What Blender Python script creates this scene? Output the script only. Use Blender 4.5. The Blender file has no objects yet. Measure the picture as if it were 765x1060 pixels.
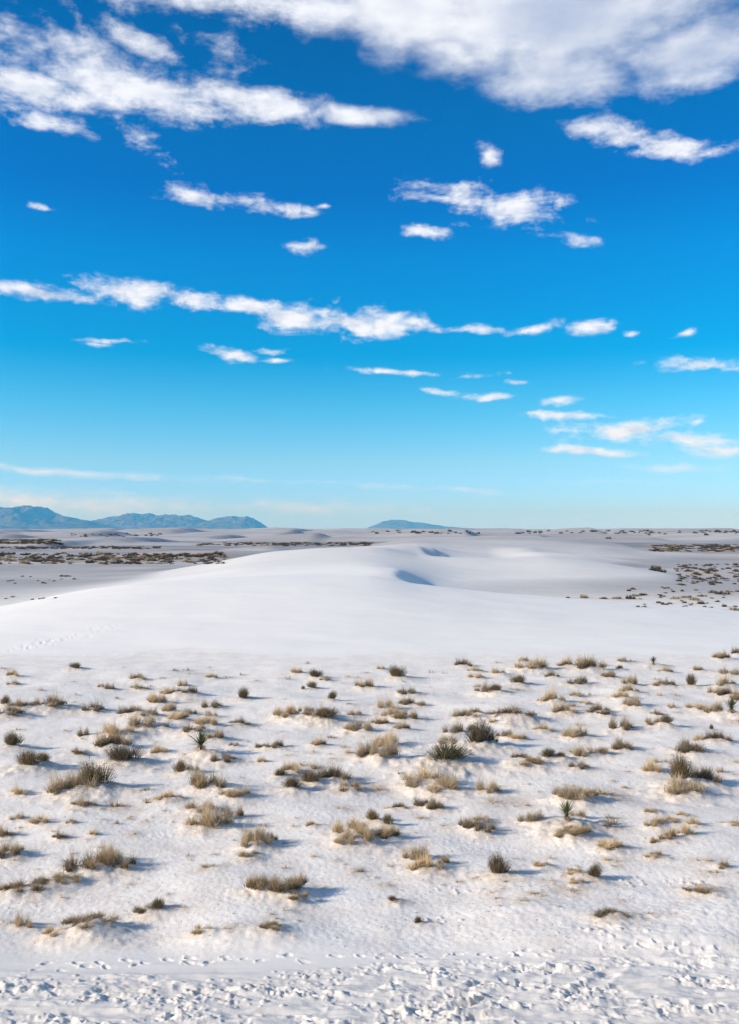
import bpy, math, random
import numpy as np
R = math.radians
F = 918.0; CAMZ = 9.0; HOR = 548.0; CX = 382.5
scene = bpy.context.scene
col = scene.collection
rng = np.random.default_rng(7)
random.seed(7)

# ------------------------------------------------------------------ noise
def _hash(ix, iy, seed):
    h = (ix.astype(np.int64) * 374761393 + iy.astype(np.int64) * 668265263 + seed * 974634777) & 0xFFFFFFFF
    h = ((h ^ (h >> 13)) * 1274126177) & 0xFFFFFFFF
    h = h ^ (h >> 16)
    return (h & 0xFFFF) / 65535.0
def gnoise(x, y, seed=0):
    x = np.asarray(x, float); y = np.asarray(y, float)
    x0 = np.floor(x); y0 = np.floor(y)
    fx = x - x0; fy = y - y0
    u = fx*fx*fx*(fx*(fx*6-15)+10); v = fy*fy*fy*(fy*(fy*6-15)+10)
    def g(dx, dy):
        a = _hash(x0+dx, y0+dy, seed) * 2*np.pi
        return np.cos(a)*(fx-dx) + np.sin(a)*(fy-dy)
    a = g(0,0); b = g(1,0); c = g(0,1); d = g(1,1)
    return ((a*(1-u)+b*u)*(1-v) + (c*(1-u)+d*u)*v) * 1.5
def fbm(x, y, oct=4, seed=0, gain=.5):
    r = 0; a = 1
    for i in range(oct):
        r = r + a*gnoise(x*2**i, y*2**i, seed+i*17); a *= gain
    return r
def sstep(a, b, x):
    t = np.clip((x-a)/(b-a), 0, 1); return t*t*(3-2*t)

# ------------------------------------------------------------------ dunes: profiles across the view, one per distance
def prof(d, pts, raw=False):
    """pts: (px, py) of where the crest shows at distance d  ->  (x, h)"""
    xs = [(p[0]-CX)/F*d for p in pts]; hs = [CAMZ - d*(p[1]-HOR)/F for p in pts]
    return xs, [max(0.0, h) for h in hs]
ST = []
x1, h1 = prof(95, [(-60,650),(0,629),(50,616),(95,606.5),(150,600.5),(280,596),(383,597),(402,599),(430,604.5),(520,613.5),(640,623.5),(765,632),(900,645)])
def S(y, xs, hs): ST.append((y, list(xs), list(hs)))
S(40, [-400,400],[0,0]); S(60,[-400,400],[0,0])
S(66, x1, [.14*h for h in h1]); S(76, x1, [.47*h for h in h1]); S(86, x1, [.80*h for h in h1])
S(92, x1, [.955*h for h in h1]); S(95.5, x1, h1); S(97,x1,[h*.99 for h in h1])
# behind the first crest: shoulder on the left, wind-scooped hollow on the right
S(101, [-60,-42,-36,-28,-12,1.2,3.0,6.7,8,10,14,30,60],[0,0,.7,2.6,3.75,4.0,3.85,1.5,1.3,1.1,.3,.0,0])
S(106, [-60,-42,-36,-28,-12,1.2,3.2,7.2,8.6,11,15,30,60],[0,0,.6,2.3,3.5,4.0,3.9,1.15,1.05,.8,.2,.0,0])
S(112, [-70,-46,-40,-28,-14,1.2,3.7,8.2,9.4,11,16,60],[0,0,.5,2.1,3.45,4.05,3.95,1.0,.95,.8,.2,0])
S(126, [-80,-56,-46,-30,-18,0,4.4,9.2,13,20,60],[0,0,.3,1.6,3.3,4.0,3.9,.9,.7,.1,0])
S(142, [-80,-60,-46,-30,-18,0,8,14,30,44,60],[0,0,.2,1.6,3.6,4.3,3.2,1.9,1.2,.6,0])
x2, h2 = prof(170, [(120,600),(150,594.5),(210,585),(280,571),(330,567),(383,566),(400,568),(433,575.5),(480,577),(520,577.5),(565,575),(610,580),(663,588),(700,598),(740,600)])
S(158, x2, [.86*h for h in h2]); S(170, x2, h2); S(174,x2,[h*.98 for h in h2])
S(182, [-60,-40,-24,-5,3,7,11,15.2,22,32,60],[0,.3,3.6,5.2,5.5,5.4,5.0,2.1,2.0,1,0])
S(205, [-60,-40,-24,-5,6,11,14.5,19.2,26,36,60],[0,.0,2.2,4.6,5.5,5.45,5.1,2.0,2.0,.8,0])
S(240, [-80,-50,-24,0,16,24,36,60,90],[0,0,1.0,3.6,4.6,2.6,1.6,.8,0])
x3, h3 = prof(300, [(280,576),(330,570),(383,564),(430,558),(480,555.5),(540,555),(590,557),(640,563),(690,575),(720,576)])
S(300, x3, h3); S(310, x3, h3)
S(345, [-80,-20,20,60,100],[0,1,2.4,1.4,0]); S(420,[-400,400],[0,0]); S(460,[-400,400],[0,0])
GX = np.arange(-200, 200.01, .5); GY = np.arange(50, 460.01, .5)
G = np.zeros((len(GY), len(GX)))
ys = np.array([s[0] for s in ST])
rows = np.array([np.interp(GX, s[1], s[2], left=0, right=0) for s in ST])
for j, y in enumerate(GY):
    k = min(len(ys)-2, max(0, np.searchsorted(ys, y, side='right')-1))
    t = (y-ys[k])/(ys[k+1]-ys[k]); G[j] = rows[k]*(1-t) + rows[k+1]*t
def blur(A, s, ax):
    n = int(3*s)+1; k = np.exp(-.5*(np.arange(-n, n+1)/s)**2); k /= k.sum()
    return np.apply_along_axis(lambda r: np.convolve(np.pad(r, n, mode='edge'), k, mode='valid'), ax, A)
Gs = blur(blur(G, 1.2, 0), .8, 1); Gb = blur(blur(G, 7., 0), 7., 1)
# crisp near the sharp crests, rounder elsewhere
near = sstep(-14, 0, GX)[None, :]*np.exp(-((GY-106)/18)**4)[:, None]
G = Gb*(1-near*.9) + Gs*near*.9
G2 = sstep(-6, 4, GX)[None, :]*np.exp(-((GY-188)/24)**4)[:, None]
G = G*(1-G2*.8)+Gs*G2*.8
def dune_h(x, y):
    fx = (np.clip(x, GX[0], GX[-1]-.01)-GX[0])/.5; fy = (np.clip(y, GY[0], GY[-1]-.01)-GY[0])/.5
    i = fx.astype(int); j = fy.astype(int); u = fx-i; v = fy-j
    return (G[j,i]*(1-u)+G[j,i+1]*u)*(1-v)+(G[j+1,i]*(1-u)+G[j+1,i+1]*u)*v

def field_mask(x, y):        # 1 on the crusted flat with the grass clumps
    e = 60.5 + 2.4*gnoise(x/11, y/30+3.3, 5) + 1.0*gnoise(x/2.5, y*.3, 6)
    return sstep(18.0, 19.6, y + .8*gnoise(x/3.0, y*0, 9)) * (1-sstep(e-9.0, e+1.5, y)*.75)*(1-sstep(e-2, e+2.5, y))
FARD = [(60,420,38,26,2.6),(150,520,60,30,4.2),(20,640,60,30,5.0),(235,700,70,40,5.2),(110,900,110,50,7.0),(330,620,60,30,3.8),(300,1000,110,60,7.4),(-40,1050,140,60,7.5),(200,1400,150,80,8.0),(560,520,60,32,4.4),(650,640,70,36,5.2),(745,760,80,40,6.0),(480,800,90,40,5.0),(610,1000,120,60,7.6),(720,1300,140,70,8.4),(410,1300,120,60,7.6),(530,1700,200,80,8.8),(30,1800,220,90,9.2),(310,2200,160,90,10.2),(690,2300,240,100,9.6),(120,2600,260,120,10.4)]
def base_h(x, y):
    x = np.asarray(x, float); y = np.asarray(y, float)
    h = dune_h(x, y)
    # the dune the photographer stands on
    t = np.clip(1-y/15.5, 0, 1)
    back = np.clip(1+(y+12)/30, 0, 1); back = back*back*(3-2*back)
    h = h + np.where(y > -12, 7.4*np.minimum(t, 1)**1.5, 7.4*back)*np.where(y>0,1,1)
    h = np.where(y <= 0, 7.4*back, h)
    f = field_mask(x, y)
    h = h + f*(.16*fbm(x/5.5, y/5.5, 2, 21))
    # low dunes over the rest of the basin
    r = np.hypot(x, y)
    side = np.clip(np.abs(x)/np.maximum(y, 1), 0, 5)
    far = sstep(330, 700, r)
    m = np.where(y > 0, sstep(.62, 1.2, side), 1)*sstep(60, 130, r)
    big = (gnoise(x/210+3, y/110, 31)*.5+.5)
    h = h + far*(4.6*sstep(.38, .85, big) + .9*fbm(x/90, y/45, 2, 41)) + np.maximum(m, 0)*(1-far)*2.2*sstep(.4,.8,big)
    h = h + sstep(900, 3000, r)*9.0*sstep(.5,.85,gnoise(x/900, y/500, 51)*.5+.5)
    mid = sstep(120, 200, y)*(1-far)
    for (px_, d_, L_, W_, H_) in FARD:
        x0 = (px_-CX)/F*d_; u = (x-x0-.25*(y-d_)*.4)/L_; g = np.exp(-((y-d_)/(W_*1.7))**2)
        h = h + H_*g*np.where(u < 0, sstep(-1.6, -.05, u), 1-sstep(0, 1, u*L_/(H_*3.2)))
    h = h + mid*.30*fbm(x/30, y/16, 2, 61) + sstep(130,190,y)*(1-far)*2.0*sstep(.1,.75,gnoise(x/70+7, y/34, 63))*sstep(0,14,np.abs(x-8)-y*.10)
    return h
def ground_at(px, py):
    dx = (px-CX)/F; dz = -(py-HOR)/F
    if py > 690:
        t0 = CAMZ*F/(py-HOR); t = np.arange(t0*.93-.5, t0*1.05+.5, .05)
    else: t = np.concatenate([np.arange(56, 120, .12), np.geomspace(120, 5000, 900)])
    h = base_h(dx*t, t); ray = CAMZ+dz*t
    k = int(np.argmax(ray <= h))
    if ray[k] > h[k]: k = len(t)-1
    if k == 0: return dx*t[0], t[0]
    a0 = ray[k-1]-h[k-1]; a1 = h[k]-ray[k]; w = a0/(a0+a1+1e-9); tt = t[k-1]+(t[k]-t[k-1])*w
    return dx*tt, tt

# ------------------------------------------------------------------ plants as read off the ground (3x crops)
A = 'anchor'
P = {
(0,670): [(15,68,20,8,'s'),(38,95,30,22,'g'),(42,122,35,18,'g'),(122,135,18,14,'s'),(230,73,40,18,'d','lone dark shrub near left dune foot'),(225,108,12,6,'s'),
(238,150,10,12,'s'),(312,127,20,18,'g'),(340,133,30,22,'b'),(363,162,12,14,'s'),(425,108,40,20,'g'),(430,137,45,18,'g'),(500,98,20,8,'s'),
(547,77,22,10,'s'),(575,75,18,10,'s'),(600,85,30,8,'s'),(565,125,30,30,'g'),(575,152,50,20,'b'),(655,100,32,16,'g'),(710,97,25,8,'s'),(750,88,15,10,'s'),
(520,150,36,26,'g'),(485,180,50,36,'g'),(522,205,40,36,'g'),(550,235,60,30,'g'),(590,212,30,22,'b'),(590,170,40,10,'s'),(655,197,50,28,'b'),(742,168,52,34,'d','round black-brown shrub'),(655,222,36,22,'g'),(740,250,50,20,'b'),
(640,250,60,34,'g'),(600,275,70,26,'b'),(662,290,48,30,'b'),(722,310,30,16,'g'),(622,345,60,50,'y','left green yucca'),(560,398,50,40,'d'),(600,395,40,30,'g'),(690,365,60,30,'b'),(650,450,90,60,'b','brown clump before left yucca'),(725,468,70,26,'g'),
(12,190,40,30,'d'),(30,225,80,30,'b','brown clump at upper left edge'),(68,198,60,24,'b'),(155,200,90,36,'b','clump on left white hummock'),(288,208,60,30,'b'),(62,260,22,10,'s'),(30,265,14,10,'s'),
(258,280,34,34,'b'),(35,320,64,44,'d','dark shrub at left edge'),(245,337,45,20,'b'),(90,390,90,46,'d','broad olive shrub on left'),(135,378,60,26,'d'),(315,385,24,12,'s'),(60,460,45,28,'g'),(225,475,110,60,'g'),(300,458,105,74,'d','biggest dark clump on left'),
(390,378,110,46,'d','low dark mat left of centre'),(410,225,70,24,'b'),(455,225,50,24,'b'),(440,262,80,44,'g'),(370,290,90,40,'g','long tan clump left of centre'),(350,325,80,44,'b'),(492,335,46,28,'g'),(505,258,30,14,'b'),(440,450,40,14,'s'),(515,475,30,14,'s')],
(256,670): [(183,52,14,7,'s'),(20,108,22,12,'s'),(152,84,32,18,'g'),(112,98,14,12,'s'),(125,103,18,14,'s'),(215,102,44,24,'d','upper of two dark centre shrubs'),(240,108,30,14,'b'),(198,132,34,20,'d','lower of two dark centre shrubs'),(172,134,16,12,'d'),
(310,95,14,12,'s'),(335,96,16,12,'s'),(358,133,46,30,'b'),(412,72,24,18,'g'),(467,103,54,36,'d','domed dark shrub near central dune'),(568,80,12,12,'s'),(608,82,12,12,'s'),
(253,170,38,24,'d','small round dark shrub at centre'),(320,180,20,8,'s'),(330,215,36,18,'g'),(495,155,56,22,'b'),(490,185,44,26,'b'),(530,187,30,16,'g'),(425,195,50,38,'g'),(435,222,56,36,'g','tan clump in centre cluster'),(490,232,60,36,'b'),(410,243,40,22,'b'),(475,262,46,26,'g'),(345,270,70,40,'g'),
(115,230,60,36,'g','pale clump of centre-left row'),(145,225,40,30,'g'),(210,230,80,26,'b'),(235,247,90,26,'d'),(100,215,30,22,'g'),
(265,285,30,12,'s'),(218,310,42,26,'g'),(195,330,24,18,'s'),(45,318,34,16,'b'),(82,320,44,24,'b'),(45,358,24,24,'g'),(10,357,16,12,'s'),(130,338,20,10,'s'),(300,312,22,14,'s'),(325,335,40,16,'s'),(265,352,30,14,'s'),
(430,320,80,50,'g'),(385,355,70,50,'g'),(420,362,70,46,'g','thick tan clump at centre'),
(668,65,40,24,'b'),(705,80,36,18,'g'),(708,103,40,20,'g'),(705,125,28,12,'s'),(742,152,54,32,'b'),(708,213,32,18,'b'),(675,232,60,26,'g'),(758,240,20,16,'g'),(635,275,50,36,'b'),(690,270,40,18,'d'),(710,325,110,66,'d','large dark shrub on central hummock'),(620,312,56,30,'g'),(755,310,30,34,'b'),
(605,385,150,52,'o','broad green-olive mat'),(560,440,110,60,'g'),(590,465,100,50,'g'),(520,455,60,40,'g'),(745,460,60,50,'g'),
(135,395,50,30,'g'),(97,412,50,22,'d'),(185,378,60,20,'s'),(130,455,70,36,'d'),(195,440,80,34,'d','dark clump in long centre row'),(265,430,80,40,'b'),(315,455,70,30,'b'),(380,445,90,18,'s')],
(509,670): [(20,50,16,8,'s'),(92,50,36,16,'g'),(25,90,40,20,'g'),(120,83,80,32,'g','wide tan clump at right dune foot'),(190,60,16,10,'s'),(186,99,34,22,'b'),(236,68,50,26,'b'),(272,45,20,10,'s'),(308,82,70,40,'b'),(348,58,18,10,'s'),(363,100,46,20,'b'),(405,50,30,16,'g'),(397,73,26,12,'d'),(440,48,24,12,'s'),
(78,122,48,26,'d','dark rounded clump right of centre'),(12,152,44,20,'d'),(75,138,40,10,'s'),(265,125,54,24,'b'),(188,178,56,46,'g'),(225,215,56,34,'g'),(240,188,36,16,'s'),(260,157,36,20,'g'),(295,152,24,12,'s'),(290,180,30,14,'g'),(330,213,60,26,'b'),(345,217,30,16,'b'),
(420,122,46,32,'b','upper of two stacked brown clumps'),(424,148,44,28,'b'),(390,165,50,26,'g'),(436,190,56,34,'g'),(500,66,20,22,'y','tiny far green yucca'),(537,82,34,20,'g'),(515,130,50,22,'b'),(550,128,36,18,'b'),(523,152,24,14,'s'),(560,152,26,18,'s'),(556,192,24,22,'g'),(510,212,28,18,'b'),(510,102,16,10,'s'),
(645,77,32,18,'b'),(618,128,40,36,'d','dark shrub on upper right'),(685,148,34,30,'g'),(708,43,46,24,'b'),(758,25,24,24,'b'),(735,95,60,22,'g'),(725,130,54,30,'g'),(730,160,50,28,'b'),(757,168,30,30,'b'),(632,200,50,20,'g'),(685,217,50,36,'b'),(742,222,40,40,'y','green yucca at right edge'),(745,240,50,16,'s'),(573,206,16,8,'s'),
(678,257,16,18,'d'),(500,250,50,26,'b'),(538,253,50,24,'d'),(402,265,60,48,'b','tall tan clump on right'),(60,238,110,26,'b'),(38,283,40,24,'g'),(78,290,44,18,'g'),(158,267,46,24,'g'),(275,245,36,18,'s'),(255,293,72,38,'g','tan clump mid right'),(402,325,60,36,'b'),(248,330,50,20,'s'),(285,345,50,34,'g'),(325,340,50,20,'g'),
(180,357,60,28,'d','low dark shrub mid right'),(215,355,40,16,'d'),(92,360,50,16,'b'),(110,380,80,24,'b'),(270,385,50,26,'b'),(632,293,36,26,'g'),(700,300,60,30,'b'),(610,338,80,40,'b','brown clump above biggest right clump'),
(497,390,50,40,'g'),(520,360,40,16,'s'),(580,440,84,84,'d','biggest dark-topped clump on right'),(590,470,120,46,'g'),(660,435,70,50,'b'),(700,390,30,30,'s'),(373,417,14,10,'s'),(407,440,12,12,'s'),(230,475,60,30,'g'),(290,476,60,24,'b'),(150,452,16,10,'s'),(350,470,80,14,'s'),(755,358,24,16,'s')],
(0,810): [(260,85,60,30,'g'),(370,85,60,20,'s'),(480,65,60,16,'s'),(520,65,60,26,'g'),(48,118,40,18,'g'),(122,135,50,26,'g'),(220,132,28,18,'g'),(12,172,50,36,'b','clump at lower left edge'),(186,177,36,26,'b'),(290,165,24,24,'g','lone thin tuft on lower left'),(355,130,20,16,'s'),(408,162,30,16,'s'),(20,240,70,50,'b'),(58,232,40,26,'b'),(400,107,14,10,'s'),
(650,152,100,70,'g','bushy tan clump left of centre'),(620,105,80,30,'g'),(715,120,60,40,'b'),(650,268,50,16,'s'),(740,160,20,8,'s'),
(245,290,90,60,'b'),(300,288,84,56,'b','grass along lower left ridge'),(340,262,70,56,'g'),(380,278,70,46,'b'),(215,325,60,30,'g'),(160,325,70,30,'b'),(100,350,90,30,'b'),(30,360,60,24,'b'),
(445,415,50,24,'b'),(490,408,60,30,'d','small dark strip of foreground grass'),(78,455,50,44,'g','pale wispy foreground tuft'),(20,442,40,12,'s'),(300,478,110,24,'g','low tan fringe on foreground rim')],
(256,810): [(300,85,40,18,'s'),(430,85,24,18,'s'),(472,88,36,18,'b'),(545,85,50,30,'b'),(580,90,50,34,'b'),(540,115,30,14,'s'),(200,140,28,16,'g'),(620,140,40,10,'s'),
(393,128,50,36,'d','dark tuft atop centre hummock'),(436,138,40,34,'d'),(320,175,90,46,'g'),(350,200,90,50,'g','sprawling tan clump on centre hummock'),(430,185,70,40,'b'),(300,205,50,30,'g'),
(30,210,70,50,'g'),(10,215,60,50,'g'),(70,190,36,26,'b'),(10,242,60,18,'g'),(690,150,54,40,'b','small brown clump right of centre'),(735,165,60,40,'b'),(725,130,50,20,'g'),
(520,245,60,50,'g'),(550,288,80,50,'g','loose straw clump in centre foreground'),(600,260,40,30,'b'),(490,215,30,14,'s'),
(50,345,80,44,'b'),(100,355,80,40,'b','matted brown clump in foreground'),(150,350,70,40,'b'),(155,375,50,20,'b'),
(338,283,36,16,'s'),(460,375,40,14,'d'),(430,325,30,12,'s'),(530,445,30,24,'d','last dark tuft at bottom centre'),(575,445,20,14,'s')],
(509,810): [(15,300,78,64,'d','upright black-brown foreground shrub'),(160,270,50,18,'g'),(232,150,44,56,'y','dark yucca on its hummock'),(215,185,50,24,'g'),(260,185,80,24,'b'),(365,218,70,30,'g','tan clump right of dark yucca'),(265,118,36,30,'g'),(120,130,60,40,'g'),(375,120,40,14,'s'),(350,150,70,20,'s'),(370,248,40,14,'s'),(500,240,50,14,'g'),
(235,70,70,36,'g'),(280,72,60,28,'g'),(360,55,100,20,'s'),(30,75,90,24,'s'),(75,80,20,18,'s'),
(500,100,46,18,'g'),(590,105,30,16,'g'),(500,145,50,30,'g'),(550,130,50,20,'g'),(545,185,50,36,'b','brown clump in right loose cluster'),(503,190,30,20,'b'),(600,165,40,50,'g'),(625,135,36,26,'g'),
(715,128,18,10,'s'),(745,138,36,16,'g'),(710,272,40,26,'b','small clump on lower right'),(680,290,40,16,'s'),(655,250,40,14,'s'),(645,330,30,14,'s'),(650,355,80,20,'b'),
(305,310,60,40,'d','dark foreground shrub with straw tail'),(262,325,40,20,'g'),(255,295,50,20,'g'),(225,345,80,12,'s'),(140,360,40,10,'s'),(370,445,80,16,'b'),(95,380,36,10,'s')],
(0,940): [(170*1.5,68*1.5,100,22,'b','brown grass on left foreground mound'),(110*1.5,74*1.5,60,22,'g'),(415*1.5,66*1.5,50,22,'g'),(560*1.5,62*1.5,60,14,'b','thin grass on centre foreground mound'),(480*1.5,58*1.5,50,10,'s')],
}
plants = []
for (ox, oy), L in P.items():
    for e in L:
        px = ox+e[0]/2.988; py = oy+e[1]/2.988
        x, y = ground_at(px, py-e[2]/2.988*.10)
        k = y/F/2.988
        plants.append(dict(px=px, py=py, x=x, y=y, w=e[2]*k*(1.24 if e[4] != 's' else 1.4), h=max(.14, e[3]*k*1.2), kind=e[4], anchor=e[5] if len(e) > 5 else None, w3=e[2]))

rs = random.Random(77); k_ = 0
while k_ < 165:
    px, py = rs.uniform(-6, 770), 690+270*rs.random()**1.15
    if fbm(np.array([px/120.]), np.array([py/60.]), 2, 5)[0] < rs.uniform(-.7, .35): continue
    x, y = ground_at(px, py); w3 = rs.uniform(7, 20)*(.75+(py-690)/350); k = y/F/2.988; k_ += 1
    plants.append(dict(px=px, py=py, x=x, y=y, w=w3*k*1.2, h=max(.08, w3*rs.uniform(.45, .85)*k), kind='s', anchor=None, w3=w3))

# ------------------------------------------------------------------ ground sheet: a fan about the viewpoint, finest where the eye falls
th = list(np.arange(-.48, .4801, .00115))
t = .48; st = .00115
while t < math.pi-.03:
    st = min(st*1.12, .035); t += st
    if t < math.pi-.02: th.append(t); th.insert(0, -t)
th = np.array(th)
rr = [.4]; r = .4
while r < 32000:
    if r < 14.5: s = .12
    elif r < 20: s = .6*r*r/(F*CAMZ)
    elif r < 60: s = .8*r*r/(F*CAMZ)
    elif r < 260: s = .32
    else: s = .011*r
    s = min(s, .40) if r < 62 else s
    r += s; rr.append(r)
rr = np.array(rr)
T, RR = np.meshgrid(th, rr)
X = np.sin(T)*RR; Y = np.cos(T)*RR
Z = base_h(X, Y)
fine = (np.abs(T) < .56)
litter = np.zeros_like(Z)
fm = field_mask(X, Y)
w1 = fm*fine
Z += w1*(.030*fbm(X/2.1, Y/1.6, 3, 71) + .004*np.abs(fbm(X/.33, Y/.33, 2, 81)) + .007*gnoise(X/.13, Y/.13, 85))
lump = sstep(.05, .55, fbm(X/4.0, Y/2.2, 2, 77))
Z += w1*lump*.014*np.abs(fbm(X/.22, Y/.22, 2, 87))
Z += fine*(1-fm)*(Y > 62)*(Y < 330)*(.045*fbm(X/8, Y/3.0, 3, 91))
# raised sandy rim between the flat and the trodden slope, bulging in a few places
def bump(px, py, rx, ry, h, rough=0.0):
    x, y = ground_at(px, py); global Z
    g = np.exp(-((X-x)/rx)**2-((Y-y)/ry)**2)
    Z += h*g*(1+rough*fbm(X/.4, Y/.3, 2, 3))*fine
for a in [(85,975,1.2,.55,.15),(255,974,1.7,.6,.17),(640,974,1.6,.6,.16),(740,950,2.2,.9,.18),(560,945,1.8,.6,.10),(735,977,1.2,.4,.10),(440,962,1.2,.4,.06),(610,925,2,.5,.08)]:
    bump(*a, rough=.12)
# hummock of trapped sand under each clump
for p in plants:
    if p['kind'] == 's': hh, rad = .02, p['w']*.6
    else: hh, rad = min(.34, .17*p['w']), max(.14, p['w']*.55)
    if p['kind'] == 'y': hh, rad = .28, .75
    x0, y0 = p['x'], p['y']
    jr0, jr1 = np.searchsorted(rr, [math.hypot(x0, y0)-3.2*rad, math.hypot(x0, y0)+3.2*rad]); a0 = math.atan2(x0, y0)
    da = 3.4*rad/y0; jc0, jc1 = np.searchsorted(th, [a0-da, a0+da])
    sl = (slice(jr0, jr1+1), slice(jc0, jc1+1))
    xs, ys_ = X[sl]-x0-.15*rad, Y[sl]-y0
    n = fbm(X[sl]/(.3+rad*.5), Y[sl]/(.3+rad*.5), 2, 15)
    q = (xs/rad/1.15)**2+(ys_/rad/.9)**2
    g = np.exp(-q*(1+.5*n))
    Z[sl] += hh*g*(1+.22*fbm(X[sl]/.4, Y[sl]/.4, 2, 19))
    litter[sl] = np.maximum(litter[sl], np.exp(-q*.7*(1+.8*n))*(1.0 if p['kind'] != 's' else .8))
# trodden sand of the foreground: footprints with pushed-up rims
def prints(lst, depth=.07):
    global Z
    for (x0, y0, ang, L) in lst:
        r0 = math.hypot(x0, y0); jr0, jr1 = np.searchsorted(rr, [r0-2.2*L, r0+2.2*L]); a0 = math.atan2(x0, y0)
        jc0, jc1 = np.searchsorted(th, [a0-2.2*L/r0, a0+2.2*L/r0]); sl = (slice(jr0, jr1+1), slice(jc0, jc1+1))
        dx, dy = X[sl]-x0, Y[sl]-y0
        u = (dx*math.cos(ang)+dy*math.sin(ang))/L; v = (-dx*math.sin(ang)+dy*math.cos(ang))/(L*.48)
        q = np.sqrt(u*u+v*v)*(1+.38*gnoise(X[sl]/.11, Y[sl]/.09, 7))
        d = depth*random.uniform(.6, 1.3)
        Z[sl] += d*(-np.exp(-(q/.75)**4) + .42*np.exp(-((q-1.15)/.30)**2)*(.6+np.clip(-u, -1, 1)))
foot = []
tries = 0
while len(foot) < 420 and tries < 6000:
    tries += 1
    x0 = random.uniform(-11, 11); y0 = random.uniform(14.6, 18.4)
    dens = .5+.9*gnoise(np.array([x0/2.2]), np.array([y0/.8]), 111)[0]
    if x0 > 2 and y0 > 17.6: dens -= .1
    if x0 < -1.5 and y0 > 17.3: dens = -1
    if x0 > 3 and y0 < 16.3: dens -= .25
    if random.random() > dens: continue
    foot.append((x0, y0, random.choice([0, 0, .3, -.3, 2.9, 1.2, 1.6])+random.uniform(-.25, .25), random.uniform(.10, .19)))
foot = [q for q in foot if not (-1 < q[0] < 5.5 and q[1] < 15.9)]
prints(foot, .021)
# a single file of prints along the rim, and one climbing the dune on the left
trail = []
for i in range(60):
    px = 4+i*12.5+random.gauss(0, 4); py = 1002-7*math.sin(px/230)-(px/500)**2*9+(2 if i % 2 else -1)+random.gauss(0, 1.3)
    if random.random() < .25: continue
    x0, y0 = ground_at(px, py); trail.append((x0, y0, .05+random.uniform(-.5, .5), random.uniform(.09, .15)))
prints(trail, .028)
trail = []
for (pa, pb, n) in [((12,674),(75,657),16),((75,657),(128,650),12),((40,664),(95,655),12),((20,668),(60,666),8)]:
    for i in range(n):
        f = i/n; px = pa[0]+(pb[0]-pa[0])*f+random.uniform(-2, 2); py = pa[1]+(pb[1]-pa[1])*f+random.gauss(0, 2.2)
        x0, y0 = ground_at(px, py); trail.append((x0, y0, random.uniform(-.6, .9), random.uniform(.16, .28)))
prints(trail, .032)
# churned clods and long drag marks
top = 17.9+.9*sstep(-1.5, 1.5, X)
fg = (1-sstep(top-.5, top+.3, Y+.5*gnoise(X/1.8, Y/1.8, 121)))*sstep(11, 14.5, Y)*fine
ch = sstep(.0, .45, fbm(X/1.5, Y/.5, 2, 131))
Z += fg*(.040*fbm(X/.9, Y/.34, 3, 141)+ch*.080*np.clip(fbm(X/.30, Y/.15, 3, 151), -.2, 1)+.018*np.abs(gnoise(X/.10, Y/.07, 161))*ch)
ridg = .35-np.abs(fbm(X/1.7+2, Y/.42, 4, 171, .6))
zone = sstep(-.15, .35, fbm(X/2.6+9, Y/.9, 2, 181))
Z += fg*zone*.11*np.clip(ridg, -.3, .35)
Z += fg*.018*(.3-np.abs(fbm(X/.40, Y/.17, 3, 191)))*(.35+zone)
def rut(pts, wd, dp):
    """a shallow rut with pushed-up sides along a bending line on the sand"""
    global Z
    pp = []
    for (a_, b_, c_) in zip(pts, pts[1:], pts[2:]+[None]): pp.append((a_, b_))
    D_ = np.full(Z.shape, 9.); lo, hi = np.searchsorted(rr, [13, 20.5]); sl = slice(lo, hi)
    xx, yy = X[sl]+.05*gnoise(X[sl]/.5, Y[sl]/.5, 3), Y[sl]+.05*gnoise(X[sl]/.5, Y[sl]/.5, 4); d_ = np.full(xx.shape, 9.)
    for (a_, b_) in zip(pts[:-1], pts[1:]):
        vx, vy = b_[0]-a_[0], b_[1]-a_[1]; t_ = np.clip(((xx-a_[0])*vx+(yy-a_[1])*vy)/(vx*vx+vy*vy), 0, 1)
        d_ = np.minimum(d_, np.hypot(xx-a_[0]-t_*vx, yy-a_[1]-t_*vy))
    k_ = np.exp(-(d_/wd)**4); dp = dp*.85*(1-sstep(17.9, 18.7, yy))*(.7+.6*gnoise(xx/1.3, yy/1.3, 12))
    Z[sl] = Z[sl]-k_*dp+fine[sl]*dp*.6*np.exp(-((d_-wd*1.5)/(wd*.45))**2)*(1+.6*gnoise(X[sl]/.25, Y[sl]/.25, 6))
def gp(*q): return [ground_at(px, py) for (px, py) in q]
rut(gp((335,1066),(420,1050),(500,1037),(600,1026),(700,1020),(770,1017)), .10, .05)
rut(gp((400,1068),(470,1056),(560,1046),(680,1040),(770,1038)), .10, .05)
rut(gp((430,1046),(480,1028),(530,1008),(565,990)), .12, .045)
rut(gp((455,1052),(510,1032),(560,1010),(590,988)), .12, .045)
rut(gp((590,1030),(625,1012),(642,1000),(648,986)), .13, .045)
rut(gp((0,1000),(120,1004),(260,1003),(360,997),(470,985)), .16, .03)
rut(gp((0,1046),(100,1050),(200,1052),(330,1046)), .12, .04)
rut(gp((640,1062),(700,1050),(770,1044)), .12, .04)

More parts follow.
